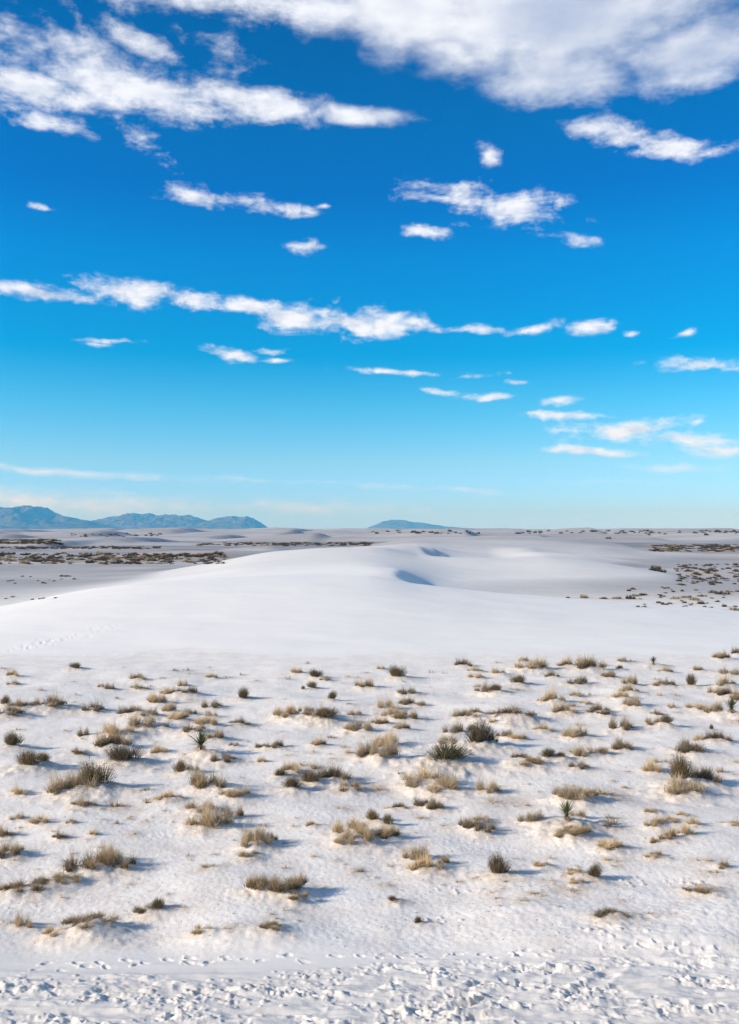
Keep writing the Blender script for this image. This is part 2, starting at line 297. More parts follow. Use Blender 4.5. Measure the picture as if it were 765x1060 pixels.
# clods: small hard lumps
for (px, py, n, sp) in [(150,1030,26,.8),(265,1024,30,.9),(205,1040,20,.8),(330,1008,14,.5),(455,1052,22,.5),(490,1035,22,.4),(480,922,16,.5),(690,868,8,.3),(665,915,22,.7),(610,968,16,.7),(45,1020,20,.9),(250,1035,12,.4),(450,955,14,.3)]:
    x0, y0 = ground_at(px, py)
    for _ in range(n):
        cx_, cy_ = x0+random.gauss(0, sp), y0+random.gauss(0, sp*.28); L = random.uniform(.025, .065)
        r0 = math.hypot(cx_, cy_); jr0, jr1 = np.searchsorted(rr, [r0-2.5*L, r0+2.5*L]); a0 = math.atan2(cx_, cy_)
        jc0, jc1 = np.searchsorted(th, [a0-2.5*L/r0, a0+2.5*L/r0]); sl = (slice(jr0, jr1+1), slice(jc0, jc1+1))
        q = ((X[sl]-cx_)**2+((Y[sl]-cy_)*1.2)**2)/L**2
        Z[sl] += L*.62*np.exp(-q**2)
        litter[sl] = np.maximum(litter[sl], np.exp(-q)*random.uniform(.2, .75))
# crusted flats are greyer further out; grey beyond the dune also paints cloud shadow
toe = 62 + 2.4*gnoise(X/11, Y/30+3.3, 5) + .8*gnoise(X/2.5, Y*.3, 6)
crust = np.clip(np.maximum(fm, sstep(30, 40, Y)*(1-sstep(toe-1.2, toe+1.6, Y))) + sstep(0, 1, 1-dune_h(X, Y)/.9)*sstep(95, 120, Y), 0, 1)
crust = crust*(1+.15*sstep(50, 57, Y)*(Y < 80))
crust = np.where((Y < 0) | (np.abs(T) > 1.0), .3, crust)
tone_and_shade = sstep(100, 150, np.hypot(X, Y))*(1-sstep(.3, 1.8, Z)*(1-.75*sstep(200, 280, Y)))*(.75+.25*sstep(150,400,Y))  # grey of the interdune flats, deepened to stand in for cloud shadow
tone_and_shade = np.maximum(tone_and_shade, .28*sstep(100, 175, Y))  # rear dunes greyed as well: cloud shadow put into the sand colour
tone_and_shade = np.maximum(tone_and_shade, .30*(1-sstep(17.5, 19.5, Y))*sstep(0, 3, Y))

def mesh_grid(name, X, Y, Z, attrs, wrap=False):
    nr, nc = Z.shape
    co = np.stack([X, Y, Z], -1).reshape(-1, 3).astype(np.float32)
    idx = np.arange(nr*nc).reshape(nr, nc)
    a = idx[:-1, :-1].ravel(); b = idx[:-1, 1:].ravel(); c = idx[1:, 1:].ravel(); d = idx[1:, :-1].ravel()
    q = np.stack([a, b, c, d], 1)
    if wrap:
        q = np.concatenate([q, np.stack([idx[:-1, -1], idx[:-1, 0], idx[1:, 0], idx[1:, -1]], 1)])
    q = q[:, ::-1]
    me = bpy.data.meshes.new(name)
    me.vertices.add(len(co)); me.vertices.foreach_set('co', co.ravel())
    me.loops.add(q.size); me.loops.foreach_set('vertex_index', q.ravel().astype(np.int32))
    me.polygons.add(len(q)); me.polygons.foreach_set('loop_start', np.arange(0, q.size, 4, dtype=np.int32))
    me.polygons.foreach_set('use_smooth', np.ones(len(q), dtype=bool))
    me.update(calc_edges=True)
    for k, v in attrs.items():
        at = me.attributes.new(k, 'FLOAT', 'POINT'); at.data.foreach_set('value', v.ravel().astype(np.float32))
    return me
def link(name, me, mat=None, parent=None):
    o = bpy.data.objects.new(name, me); col.objects.link(o)
    if mat is not None and me is not None and not me.materials: me.materials.append(mat)
    if parent: o.parent = parent
    return o

# ------------------------------------------------------------------ materials
def newmat(name, rough=.9):
    m = bpy.data.materials.new(name); m.use_nodes = True
    n = m.node_tree.nodes; b = n['Principled BSDF']; b.inputs['Roughness'].default_value = rough
    if 'Specular IOR Level' in b.inputs: b.inputs['Specular IOR Level'].default_value = .2
    return m, n, m.node_tree.links, b
def mix(n, l, fac, a, b, blend='MIX'):
    k = n.new('ShaderNodeMix'); k.data_type = 'RGBA'; k.blend_type = blend
    for s, v in ((0, fac), (6, a), (7, b)):
        if hasattr(v, 'is_output'): l.new(v, k.inputs[s])
        else: k.inputs[s].default_value = v
    return k.outputs[2]
def ramp(n, l, src, a, b):
    k = n.new('ShaderNodeMapRange'); k.inputs['From Min'].default_value = a; k.inputs['From Max'].default_value = b
    k.interpolation_type = 'SMOOTHSTEP'; l.new(src, k.inputs['Value']); return k.outputs[0]
def mth(n, l, op, a, b=None, c=None, clamp=False):
    k = n.new('ShaderNodeMath'); k.operation = op; k.use_clamp = clamp
    for i, v in enumerate((a, b, c)):
        if v is None: continue
        if hasattr(v, 'is_output'): l.new(v, k.inputs[i])
        else: k.inputs[i].default_value = v
    return k.outputs[0]

m_sand, n, l, b = newmat('gypsum_sand', .95)
geo = n.new('ShaderNodeNewGeometry')
def noise(n, l, vec, scale, det=4, rough=.55, stretch=None):
    if stretch:
        mp = n.new('ShaderNodeMapping'); mp.inputs['Scale'].default_value = stretch; l.new(vec, mp.inputs[0]); vec = mp.outputs[0]
    k = n.new('ShaderNodeTexNoise'); k.inputs['Scale'].default_value = scale; k.inputs['Detail'].default_value = det; k.inputs['Roughness'].default_value = rough
    l.new(vec, k.inputs['Vector']); return k.outputs['Fac']
pos = geo.outputs['Position']
def attr(n, name):
    k = n.new('ShaderNodeAttribute'); k.attribute_name = name; return k.outputs['Fac']
white = mix(n, l, ramp(n, l, noise(n, l, pos, .07, 3), .35, .65), (.91,.86,.785,1), (.865,.825,.76,1))
cr = mix(n, l, ramp(n, l, noise(n, l, pos, .9, 6, .65), .36, .66), (.90,.845,.765,1), (.82,.745,.66,1))
cr2 = mix(n, l, ramp(n, l, noise(n, l, pos, 11, 5, .75), .55, .72), cr, (.60,.51,.43,1))
cr3 = mix(n, l, ramp(n, l, noise(n, l, pos, 8.5, 3, .8), .615, .68), cr2, (.36,.29,.23,1))
cbase = mix(n, l, attr(n, 'crust'), white, cr3)
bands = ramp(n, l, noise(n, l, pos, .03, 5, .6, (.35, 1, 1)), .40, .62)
cb2 = mix(n, l, attr(n, 'toneshade'), cbase, mix(n, l, bands, (.25,.245,.25,1), (.40,.395,.40,1)))  # grey flats, darkened further as painted cloud shadow
lit = mth(n, l, 'MULTIPLY', attr(n, 'litter'), ramp(n, l, noise(n, l, pos, 6, 6, .8), .36, .56))
cb3 = mix(n, l, mth(n, l, 'MULTIPLY', lit, .85), cb2, (.47,.35,.23,1))
l.new(cb3, b.inputs['Base Color'])
bp = n.new('ShaderNodeBump'); bp.inputs['Strength'].default_value = .4; bp.inputs['Distance'].default_value = .03
hh = mth(n, l, 'ADD', noise(n, l, pos, 19, 5, .7), mth(n, l, 'MULTIPLY', noise(n, l, pos, 4.0, 5, .7), .6))
hs = mth(n, l, 'MULTIPLY', hh, mth(n, l, 'ADD', mth(n, l, 'MULTIPLY', attr(n, 'rough'), .9), .10))
l.new(hs, bp.inputs['Height']); l.new(bp.outputs[0], b.inputs['Normal'])

rough = np.clip(fm*.9+fg*.6, 0, 1)
me = mesh_grid('white_sand', X, Y, Z, dict(crust=crust, litter=litter, toneshade=tone_and_shade, rough=rough), wrap=True)
ground = link('ground', me, m_sand); ground['kind'] = 'structure'; ground['label'] = 'white gypsum sand with dunes and a crusted flat'
def final_h(x, y):
    a = math.atan2(x, y); r = math.hypot(x, y)
    j = int(np.searchsorted(rr, r))-1; i = int(np.searchsorted(th, a))-1
    j = max(0, min(len(rr)-2, j)); i = max(0, min(len(th)-2, i))
    u = (a-th[i])/(th[i+1]-th[i]); v = (r-rr[j])/(rr[j+1]-rr[j])
    return float((Z[j,i]*(1-u)+Z[j,i+1]*u)*(1-v)+(Z[j+1,i]*(1-u)+Z[j+1,i+1]*u)*v)

# ------------------------------------------------------------------ plant materials (each blade carries its own tone)
def plant_mat(name, ca, cb, cc, tr=.33):
    m, n, l, b = newmat(name, .8)
    tn = attr(n, 'tone')
    oi = n.new('ShaderNodeObjectInfo')
    k = n.new('ShaderNodeValToRGB'); l.new(tn, k.inputs[0])
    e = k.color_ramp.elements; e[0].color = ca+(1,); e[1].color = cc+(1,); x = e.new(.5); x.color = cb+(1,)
    hsv = n.new('ShaderNodeHueSaturation'); l.new(k.outputs[0], hsv.inputs['Color'])
    l.new(mth(n, l, 'ADD', mth(n, l, 'MULTIPLY', oi.outputs['Random'], .45), .78), hsv.inputs['Value'])
    l.new(mth(n, l, 'ADD', mth(n, l, 'MULTIPLY', oi.outputs['Random'], .25), .93), hsv.inputs['Saturation'])
    l.new(hsv.outputs[0], b.inputs['Base Color'])
    t = n.new('ShaderNodeBsdfTranslucent'); l.new(hsv.outputs[0], t.inputs[0])
    ms = n.new('ShaderNodeMixShader'); ms.inputs[0].default_value = tr
    l.new(b.outputs[0], ms.inputs[1]); l.new(t.outputs[0], ms.inputs[2]); l.new(ms.outputs[0], n['Material Output'].inputs[0])
    return m
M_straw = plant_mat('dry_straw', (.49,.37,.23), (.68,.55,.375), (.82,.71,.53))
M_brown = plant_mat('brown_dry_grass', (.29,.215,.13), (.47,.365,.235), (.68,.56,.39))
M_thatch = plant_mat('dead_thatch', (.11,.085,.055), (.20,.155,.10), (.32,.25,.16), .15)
M_dark = plant_mat('olive_twigs', (.115,.085,.048), (.225,.17,.098), (.38,.30,.18))
M_olive = plant_mat('olive_leaf', (.085,.078,.038), (.165,.15,.078), (.30,.26,.15))
M_wood = plant_mat('woody_stem', (.05,.04,.03), (.09,.07,.05), (.14,.11,.08), .05)
M_yucca = plant_mat('yucca_leaf', (.05,.062,.03), (.11,.125,.055), (.24,.23,.12), .15)

class Blades:
    def __init__(s): s.v = []; s.f = []; s.t = []
    def blade(s, base, tip, bend, w, tone, segs=3, taper=True):
        """a ribbon from base to tip sagging by the vector bend"""
        base = np.array(base); tip = np.array(tip); d = tip-base
        a = random.uniform(0, 6.28); side = np.array([math.cos(a), math.sin(a), 0])*w*.5
        i0 = len(s.v)
        for k in range(segs+1):
            f = k/segs; c = base+d*f+np.array(bend)*f*f
            ww = (1-.85*f) if taper else 1
            s.v.append(c-side*ww); s.v.append(c+side*ww)
        for k in range(segs):
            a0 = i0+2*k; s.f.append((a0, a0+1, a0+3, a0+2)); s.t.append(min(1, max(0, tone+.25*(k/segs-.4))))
    def leaf(s, c, size, tone):
        a = np.random.default_rng(random.randrange(1 << 30)).normal(size=(2, 3)); a[0] /= np.linalg.norm(a[0]); a[1] -= a[0]*a[0].dot(a[1]); a[1] /= np.linalg.norm(a[1])
        i0 = len(s.v); u = a[0]*size; v = a[1]*size*.4
        for q in (-u, v, u, -v): s.v.append(np.array(c)+q)
        s.f.append((i0, i0+1, i0+2, i0+3)); s.t.append(tone)
    def mesh(s, name):
        me = bpy.data.meshes.new(name); me.from_pydata([tuple(p) for p in s.v], [], s.f); me.update()
        at = me.attributes.new('tone', 'FLOAT', 'FACE'); at.data.foreach_set('value', np.array(s.t, np.float32)); return me

def grass_proto(seed, kind):
    """unit clump: about 1 wide, 1 high before scaling; several tufts grown together"""
    random.seed(seed); straw, thatch, stalk = Blades(), Blades(), Blades()
    nt = random.randint(5, 9)
    tufts = []
    for i in range(nt):
        a = random.uniform(0, 6.28); r = .48*math.sqrt(random.random())
        tufts.append((r*math.cos(a), r*math.sin(a)*.75, random.uniform(.30, 1.0)*(1-.9*r*r)))
    for (tx, ty, th_) in tufts:
        tone0 = random.uniform(.2, .65)
        for k in range(75):
            a = random.uniform(0, 6.28); q = random.random()
            lean = .06+.30*q; L = th_*random.uniform(.45, 1.0)*(1.08-.5*q)
            bx, by = tx+random.gauss(0, .045), ty+random.gauss(0, .045)
            straw.blade((bx, by, -.05), (bx+math.cos(a)*lean*.6, by+math.sin(a)*lean*.6, L), (math.cos(a)*lean*.5, math.sin(a)*lean*.5, -.20*q*th_), .016, tone0+random.gauss(0, .18))
        for k in range(60):
            a = random.uniform(0, 6.28); r = random.uniform(0, .17); L = th_*random.uniform(.1, .42)
            bx, by = tx+math.cos(a)*r, ty+math.sin(a)*r
            thatch.blade((bx, by, -.05), (bx+random.gauss(0, .09), by+random.gauss(0, .09), L), (0, 0, -.03), .026, random.random(), 2)
        for k in range(5):
            a = random.uniform(0, 6.28); lean = random.uniform(.02, .22)
            straw.blade((tx, ty, 0), (tx+math.cos(a)*lean, ty+math.sin(a)*lean, th_*random.uniform(1.0, 1.35)), (math.cos(a)*.06, 0, -.05), .010, random.uniform(.5, 1), 3)
    return [('blades', straw.mesh('blades')), ('thatch', thatch.mesh('thatch'))]
def shrub_proto(seed):
    random.seed(seed); tw, lf, wood = Blades(), Blades(), Blades()
    lobes = [(random.uniform(-.3, .3), random.uniform(-.2, .2), random.uniform(.55, 1)) for _ in range(random.randint(4, 6))]
    for (tx, ty, h) in lobes:
        for k in range(5):
            a = random.uniform(0, 6.28); r = random.uniform(.03, .16)
            wood.blade((tx*.3, ty*.3, -.05), (tx+math.cos(a)*r, ty+math.sin(a)*r, h*.7), (0, 0, .04), .03, random.random(), 3)
        for k in range(120):
            a = random.uniform(0, 6.28); q = math.sqrt(random.random()); r = .26*q
            L = h*random.uniform(.75, 1.08)*math.sqrt(max(.1, 1-.75*q*q))
            bx, by = tx*.8+math.cos(a)*r*.5, ty*.8+math.sin(a)*r*.5; s = random.uniform(.0, .35)*L
            tw.blade((bx, by, s-.04), (tx+math.cos(a)*r, ty+math.sin(a)*r, L*random.uniform(.82,1)), (math.cos(a)*.03, math.sin(a)*.03, 0), .012, random.random()*.9, 2)
        for k in range(210):
            a = random.uniform(0, 6.28); q = math.sqrt(random.random()); r = .25*q; z = h*math.sqrt(max(.05, 1-.8*q*q))*random.uniform(.25, 1)
            lf.leaf((tx+math.cos(a)*r, ty+math.sin(a)*r, z), random.uniform(.012, .026), random.random()*.9)
    return [('twigs', tw.mesh('twigs')), ('foliage', lf.mesh('foliage')), ('stems', wood.mesh('stems'))]
def yucca_proto(seed):
    random.seed(seed); g, d, s = Blades(), Blades(), Blades()
    for k in range(120):
        a = random.uniform(0, 6.28); e = R(random.uniform(5, 88)) ; L = random.uniform(.5, .72)
        z0 = .22+.12*random.random()
        g.blade((0, 0, z0), (math.cos(a)*math.cos(e)*L, math.sin(a)*math.cos(e)*L, z0+math.sin(e)*L), (0, 0, -.03), .045, random.random(), 3)
    for k in range(70):
        a = random.uniform(0, 6.28); L = random.uniform(.25, .42); e = R(random.uniform(-60, -5))
        d.blade((0, 0, .24), (math.cos(a)*math.cos(e)*L, math.sin(a)*math.cos(e)*L, max(0, .24+math.sin(e)*L)), (0, 0, -.03), .04, random.random(), 2)
    for k in range(6):
        s.blade((0, 0, -.1), (random.gauss(0, .01), random.gauss(0, .01), .34), (0, 0, 0), .12, random.random(), 2, taper=False)
    return [('leaves', g.mesh('leaves')), ('dead_leaves', d.mesh('dead_leaves')), ('stem', s.mesh('stem'))]
def tuft_proto(seed):
    random.seed(seed); s = Blades()
    for j in range(random.randint(1, 4)):
        tx, ty = random.uniform(-.35, .35), random.uniform(-.2, .2); h = random.uniform(.5, 1)
        for k in range(34):
            a = random.uniform(0, 6.28); q = random.random(); lean = .05+.3*q; L = h*random.uniform(.4, 1)*(1.05-.5*q)
            s.blade((tx, ty, -.05), (tx+math.cos(a)*lean*.6, ty+math.sin(a)*lean*.6, L), (math.cos(a)*lean*.5, math.sin(a)*lean*.5, -.15*q), .03, random.random(), 2)
    return s.mesh('tuft')

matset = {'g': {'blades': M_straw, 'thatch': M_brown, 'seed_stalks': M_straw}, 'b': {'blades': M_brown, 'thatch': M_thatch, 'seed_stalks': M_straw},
          'd': {'twigs': M_dark, 'foliage': M_dark, 'stems': M_wood}, 'o': {'twigs': M_olive, 'foliage': M_olive, 'stems': M_wood},
          'y': {'leaves': M_yucca, 'dead_leaves': M_brown, 'stem': M_wood}}
kname = {'g': 'grass_clump', 'b': 'grass_clump', 'd': 'dark_shrub', 'o': 'dark_shrub', 'y': 'yucca', 's': 'grass_tuft'}
kcat = {'g': 'grass clump', 'b': 'grass clump', 'd': 'shrub', 'o': 'shrub', 'y': 'yucca', 's': 'grass tuft'}
kgroup = {'g': 'dry grass clumps on the sand flat', 'b': 'dry grass clumps on the sand flat', 'd': 'dark shrubs on the sand flat', 'o': 'dark shrubs on the sand flat', 'y': 'yuccas on the sand flat', 's': 'small grass tufts on the sand flat'}
def make_root(kind, meshes):
    root = bpy.data.objects.new(kname[kind], None); root.empty_display_size = .1; col.objects.link(root)
    for nm, me in meshes:
        m2 = me.copy(); m2.name = nm; m2.materials.clear(); m2.materials.append(matset[kind][nm])
        link(nm, m2, None, root)
    return root
protos = {}
gm = [grass_proto(100+i, 'g') for i in range(7)]
protos['g'] = [make_root('g', m) for m in gm]; protos['b'] = [make_root('b', m) for m in gm[::-1]]
sm = [shrub_proto(200+i) for i in range(5)]
protos['d'] = [make_root('d', m) for m in sm]; protos['o'] = [make_root('o', m) for m in sm[:1]]
protos['y'] = [make_root('y', yucca_proto(300+i)) for i in range(2)]
tm = []
for i in range(6):
    me = tuft_proto(400+i); me.materials.append(M_straw if i % 3 else M_brown); tm.append(me)
used = set(); random.seed(11)
def place(kind, var, loc, rz, sc):
    L = protos[kind]; var %= len(L); p = L[var]
    if (kind, var) in used:
        r = p.copy(); col.objects.link(r)
        for ch in p.children:
            c = ch.copy(); c.parent = r; col.objects.link(c)
    else: used.add((kind, var)); r = p
    r.location = loc; r.rotation_euler = (0, 0, rz); r.scale = sc
    return r

# ---- labels
anch = [p for p in plants if p['anchor']]
look = {'g': 'pale straw grass clump', 'b': 'brown dry grass clump', 'd': 'dark twiggy shrub', 'o': 'olive shrub', 'y': 'green yucca', 's': 'tiny grass tuft'}
full = {'g': 'pale straw-coloured dry grass', 'b': 'brown dry grass', 'd': 'dark twiggy shrub', 'o': 'broad low olive-green shrub', 'y': 'spiky green yucca', 's': 'dry tuft'}
keys = {}
for p in plants:
    if p['anchor']:
        p['label'] = {'g': 'pale straw grass, the ', 'b': 'brown dry grass, the ', 'd': 'twiggy bush, the ', 'o': 'leafy low bush, the ', 'y': 'spiky leaved rosette, the '}[p['kind']]+p['anchor']; continue
    a = min(anch, key=lambda q: math.hypot(q['px']-p['px'], (q['py']-p['py'])*1.8))
    dx = p['px']-a['px']; dy = (p['py']-a['py'])*1.8
    ang = (math.degrees(math.atan2(-dy, dx))+360) % 360
    dirs = ['right of', 'behind-right of', 'behind', 'behind-left of', 'left of', 'front-left of', 'in front of', 'front-right of']
    d = dirs[int(((ang+22.5) % 360)//45)]
    keys.setdefault((p['kind'], d, a['anchor']), []).append(p)
for (k, d, an), L in keys.items():
    L.sort(key=lambda p: p['px'])
    o = {1: [''], 2: [', left one', ', right one'], 3: [', left of three', ', middle of three', ', right of three']}.get(len(L))
    for i, p in enumerate(L):
        p['label'] = look[k]+' '+d+' the '+an+(o[i] if o else ', '+['first', 'second', 'third', 'fourth', 'fifth', 'sixth', 'seventh', 'eighth', 'ninth', 'tenth', 'eleventh', 'twelfth'][min(i, 11)]+' from left')

for p in plants:
    rz = random.uniform(-.5, .5)+(math.pi if random.random() < .5 else 0)
    z = final_h(p['x'], p['y'])-.02
    if p['kind'] == 's':
        o = bpy.data.objects.new('grass_tuft', random.choice(tm)); col.objects.link(o)
        o.location = (p['x'], p['y'], z); o.rotation_euler = (0, 0, rz); o.scale = (p['w']*1.0, p['w']*.8, p['h']*1.25)
    elif p['kind'] == 'y':
        s = p['w']*1.1; o = place('y', random.randrange(9), (p['x'], p['y'], z), rz, (s, s, p['h']*1.15))
    else:
        k = p['kind']; o = place(k, random.randrange(40), (p['x'], p['y'], z), rz, (p['w']*(.95 if k in 'gb' else 1.1), p['w']*.8, p['h']*(1.2 if k in 'gb' else 1.05)))
    o['label'] = p['label']; o['category'] = kcat[p['kind']]; o['group'] = kgroup[p['kind']]

# ---- scrub on the flats beyond the dunes: low, far and many, each a thing of its own
def mini(seed):
    random.seed(seed); s = Blades()
    for j in range(4):
        tx, ty, h = random.uniform(-.3, .3), random.uniform(-.3, .3), random.uniform(.5, 1)
        for k in range(45):
            a = random.uniform(0, 6.28); q = math.sqrt(random.random()); r = .3*q; L = h*random.uniform(.6, 1)*math.sqrt(1-.7*q*q)
            s.blade((tx+math.cos(a)*r*.5, ty+math.sin(a)*r*.5, -.1), (tx+math.cos(a)*r, ty+math.sin(a)*r, L), (0, 0, 0), .07, random.random(), 1)
    return s.mesh('scrub')
M_scrub = plant_mat('far_scrub_twigs', (.06,.047,.035), (.12,.095,.07), (.21,.17,.125))
mm = [mini(500+i) for i in range(4)]; mm2 = [m.copy() for m in mm[:3]]
for m in mm: m.materials.append(M_scrub)
for m in mm2: m.materials.append(M_brown)
random.seed(5)
def far_bush(px, py, wpx, label, group, dark=.6, hr=.5):
    x, y = ground_at(px, py)
    if y > 1500: return
    w = wpx*y/F; z = float(base_h(np.array([x]), np.array([y]))[0])
    FB.append((wpx, x, y, z, w, hr*random.uniform(.7, 1.2), label, group, random.choice(mm if random.random() < dark else mm2), random.uniform(0, 6.28)))
FB = []
gl = 'scrub on the left flats'; gr_ = 'scrub on the right flats'
def scatter(n, x0, x1, y0, y1, w0, w1, label, group, dark=.6, hr=.5, clump=.0):
    cs = [random.uniform(x0, x1) for _ in range(max(3, n//6))]
    for _ in range(n):
        px = random.gauss(random.choice(cs), 6) if random.random() < clump else random.uniform(x0, x1)
        far_bush(min(x1, max(x0, px)), random.uniform(y0, y1), random.uniform(w0, w1), label, group, dark, hr)
scatter(330, -4, 232, 573, 584, 4, 11, 'one of the dark scrub bushes in the broad band left of the dune', gl, .5, .42, .4)
scatter(34, 130, 185, 574, 580, 4, 9, 'one of the scrub bushes at the right end of the left band', gl, .5, .45)
scatter(16, 0, 90, 596, 606, 3, 6, 'one of the sparse bushes on the pale flat left of the near dune', gl, .3, .5)
scatter(6, 5, 60, 618, 622, 4, 6, 'one of the few bushes closest to the left dune edge', gl, .3, .5)
scatter(120, 0, 62, 558.5, 563, 4, 9, 'one of the bushes in the thin dark strip at the far left', gl, .8, .3)
scatter(130, 0, 165, 566, 568, 3, 8, 'one of the bushes in the faint line on the left flat', gl, .7, .3)
scatter(160, 205, 385, 562, 565, 4, 9, 'one of the bushes in the strip behind the main dune top', gl, .8, .3)
scatter(25, 70, 170, 552, 556, 3, 5, 'one of the scattered dots of scrub near the left horizon', gl, .9, .5)
for (zx, zy, zw) in [(410,238,10),(440,238,20),(482,240,20),(515,240,24),(535,240,24),(548,234,22),(565,232,18),(590,182,28),(600,184,24),(630,240,16),(650,238,24),(672,243,24),(684,250,20),(715,228,24),(728,230,24),(745,226,20),(760,264,24),(735,256,14),(610,252,14),(622,250,12)]:
    far_bush(383+zx/2, 500+zy/2, zw/2*1.1, 'one of the tan and dark bushes just behind the right slope of the near dune', gr_, .45, .5)
scatter(130, 700, 772, 584, 606, 3, 8, 'one of the bushes scattered over the right flat', gr_, .35, .5)
scatter(45, 650, 772, 608, 629, 3, 7, 'one of the bushes low on the right flat beside the dune edge', gr_, .35, .5)
scatter(170, 675, 770, 564, 571, 4, 10, 'one of the bushes in the dark strip at the far right', gr_, .85, .3)
scatter(90, 385, 765, 549.5, 552.5, 3, 6, 'one of the dark specks of scrub along the horizon', gr_, .9, .5)
for (px, py, w) in [(630,557.5,6),(672,554,5),(730,554,6),(688,553,5)]:
    far_bush(px, py, w, 'one of the larger lone bushes on the far right plain', gr_, 1, .6)

FB.sort(key=lambda t: -t[0])
# brown litter on the ground around the brush
for (wpx, x, y, z, w, k, label, group, me_, rz) in FB:
    rad = w*1.1; r0 = math.hypot(x, y); jr0, jr1 = np.searchsorted(rr, [r0-2.4*rad, r0+2.4*rad]); a0 = math.atan2(x, y)
    jc0, jc1 = np.searchsorted(th, [a0-2.4*rad/r0, a0+2.4*rad/r0]); sl = (slice(jr0, jr1+1), slice(jc0, jc1+1))
    litter[sl] = np.minimum(1, litter[sl]+.45*np.exp(-((X[sl]-x)**2+(Y[sl]-y)**2)/rad**2))
ground.data.attributes['litter'].data.foreach_set('value', litter.ravel().astype(np.float32))
for (wpx, x, y, z, w, k, label, group, me_, rz) in FB[:285]:
    o = bpy.data.objects.new('desert_scrub', me_); col.objects.link(o)
    o.location = (x, y, z-.05*w); o.rotation_euler = (0, 0, rz); o.scale = (w, w, w*k)
    o['label'] = label; o['category'] = 'scrub'; o['group'] = group
vs_, fs_, ts_ = [], [], []; off_ = 0
for (wpx, x, y, z, w, k, label, group, me_, rz) in FB[285:]:
    co_ = np.empty(len(me_.vertices)*3, np.float32); me_.vertices.foreach_get('co', co_); co_ = co_.reshape(-1, 3)
    fi_ = np.empty(len(me_.loops), np.int32); me_.loops.foreach_get('vertex_index', fi_)
    c_, s_ = math.cos(rz), math.sin(rz)
    vs_.append(np.stack([(co_[:,0]*c_-co_[:,1]*s_)*w+x, (co_[:,0]*s_+co_[:,1]*c_)*w+y, co_[:,2]*w*k+z-.05*w], 1)); fs_.append(fi_.reshape(-1, 4)+off_); off_ += len(co_)
    tt_ = np.empty(len(me_.polygons), np.float32); me_.attributes['tone'].data.foreach_get('value', tt_); ts_.append(tt_)
me_ = bpy.data.meshes.new('distant_scrub'); me_.from_pydata(np.concatenate(vs_).tolist(), [], np.concatenate(fs_).tolist())
at = me_.attributes.new('tone', 'FLOAT', 'FACE'); at.data.foreach_set('value', np.concatenate(ts_))
o = link('distant_scrub', me_, M_scrub); o['kind'] = 'stuff'; o['label'] = 'fine dark specks of scrub all over the far flats'

# ------------------------------------------------------------------ mountains
m_rock, n, l, b = newmat('bare_rock', .95)
geo = n.new('ShaderNodeNewGeometry')
l.new(mix(n, l, ramp(n, l, noise(n, l, geo.outputs['Position'], .004, 6, .6), .35, .65), (.05,.05,.05,1), (.15,.13,.11,1)), b.inputs['Base Color'])
def range_(D, pts, depth, label):
    px = np.array([p[0] for p in pts]); py = np.array([p[1] for p in pts])
    xs = np.linspace((px[0]-CX)/F*D, (px[-1]-CX)/F*D, int((px[-1]-px[0])*3)+4)
    top = np.interp(xs*F/D+CX, px, (HOR-py)/F*D)
    v = np.linspace(-1, 1, 70)
    XX, V = np.meshgrid(xs, v); TT = np.broadcast_to(top, XX.shape)
    k = np.clip(1-np.abs(V), 0, 1)
    rid = np.abs(fbm(XX/1100, V*2.2+XX/9000, 4, 201, .55))
    ZZ = TT*(k**.8)*(1-.7*np.clip(rid, 0, 1)*np.sqrt(1-k)*1.3) + TT*.13*fbm(XX/420, V*3, 4, 207)*k
    ZZ = np.where(k <= 0.02, -1.0, ZZ)
    YY = D+V*depth+.25*depth*fbm(XX/3000, V, 2, 211)
    o = link('mountains', mesh_grid('mountains', XX, YY, np.maximum(ZZ, -1), {}), m_rock); o['kind'] = 'structure'; o['label'] = label
range_(21000, [(-330,546),(-250,530),(-160,524),(-90,531),(-40,526),(0,523.5),(20,523),(40,521),(48,523),(56,529),(75,535),(97,539),(118,546.5)], 2600, 'hazy blue range at the left edge')
range_(24000, [(70,547),(90,540),(105,536),(120,534.5),(140,530.5),(155,531),(175,531.5),(198,533.5),(214,537.5),(226,535.5),(236,534),(256,534),(270,540),(276,546.5)], 1800, 'long flat topped blue range left of centre')
range_(30000, [(378,547.3),(388,542.5),(396,539.5),(408,537.5),(422,538.5),(434,540.5),(447,542.5),(466,545),(500,547.3)], 1800, 'small pale blue range at the centre of the horizon')

# ------------------------------------------------------------------ air
bm = bpy.data.meshes.new('haze')
zb, zt = float(Z.min())-1.2, 680.; e = 33500.
v = [(sx*e, sy*e, z) for z in (zb, zt) for sy in (-1, 1) for sx in (-1, 1)]
bm.from_pydata(v, [], [(0,2,3,1),(4,5,7,6),(0,1,5,4),(2,6,7,3),(0,4,6,2),(1,3,7,5)])
hz = bpy.data.objects.new('haze', bm); col.objects.link(hz); hz['kind'] = 'stuff'; hz['label'] = 'thin blue haze over the whole basin'; 
mh = bpy.data.materials.new('haze_air'); mh.use_nodes = True; n = mh.node_tree.nodes; l = mh.node_tree.links; n.clear()
out = n.new('ShaderNodeOutputMaterial'); pv = n.new('ShaderNodeVolumePrincipled')
pv.inputs['Color'].default_value = (.08, .47, 1, 1); pv.inputs['Absorption Color'].default_value = (1, 1, 1, 1); pv.inputs['Density'].default_value = 6.4e-5; pv.inputs['Anisotropy'].default_value = 0.0
l.new(pv.outputs[0], out.inputs['Volume']); bm.materials.append(mh)

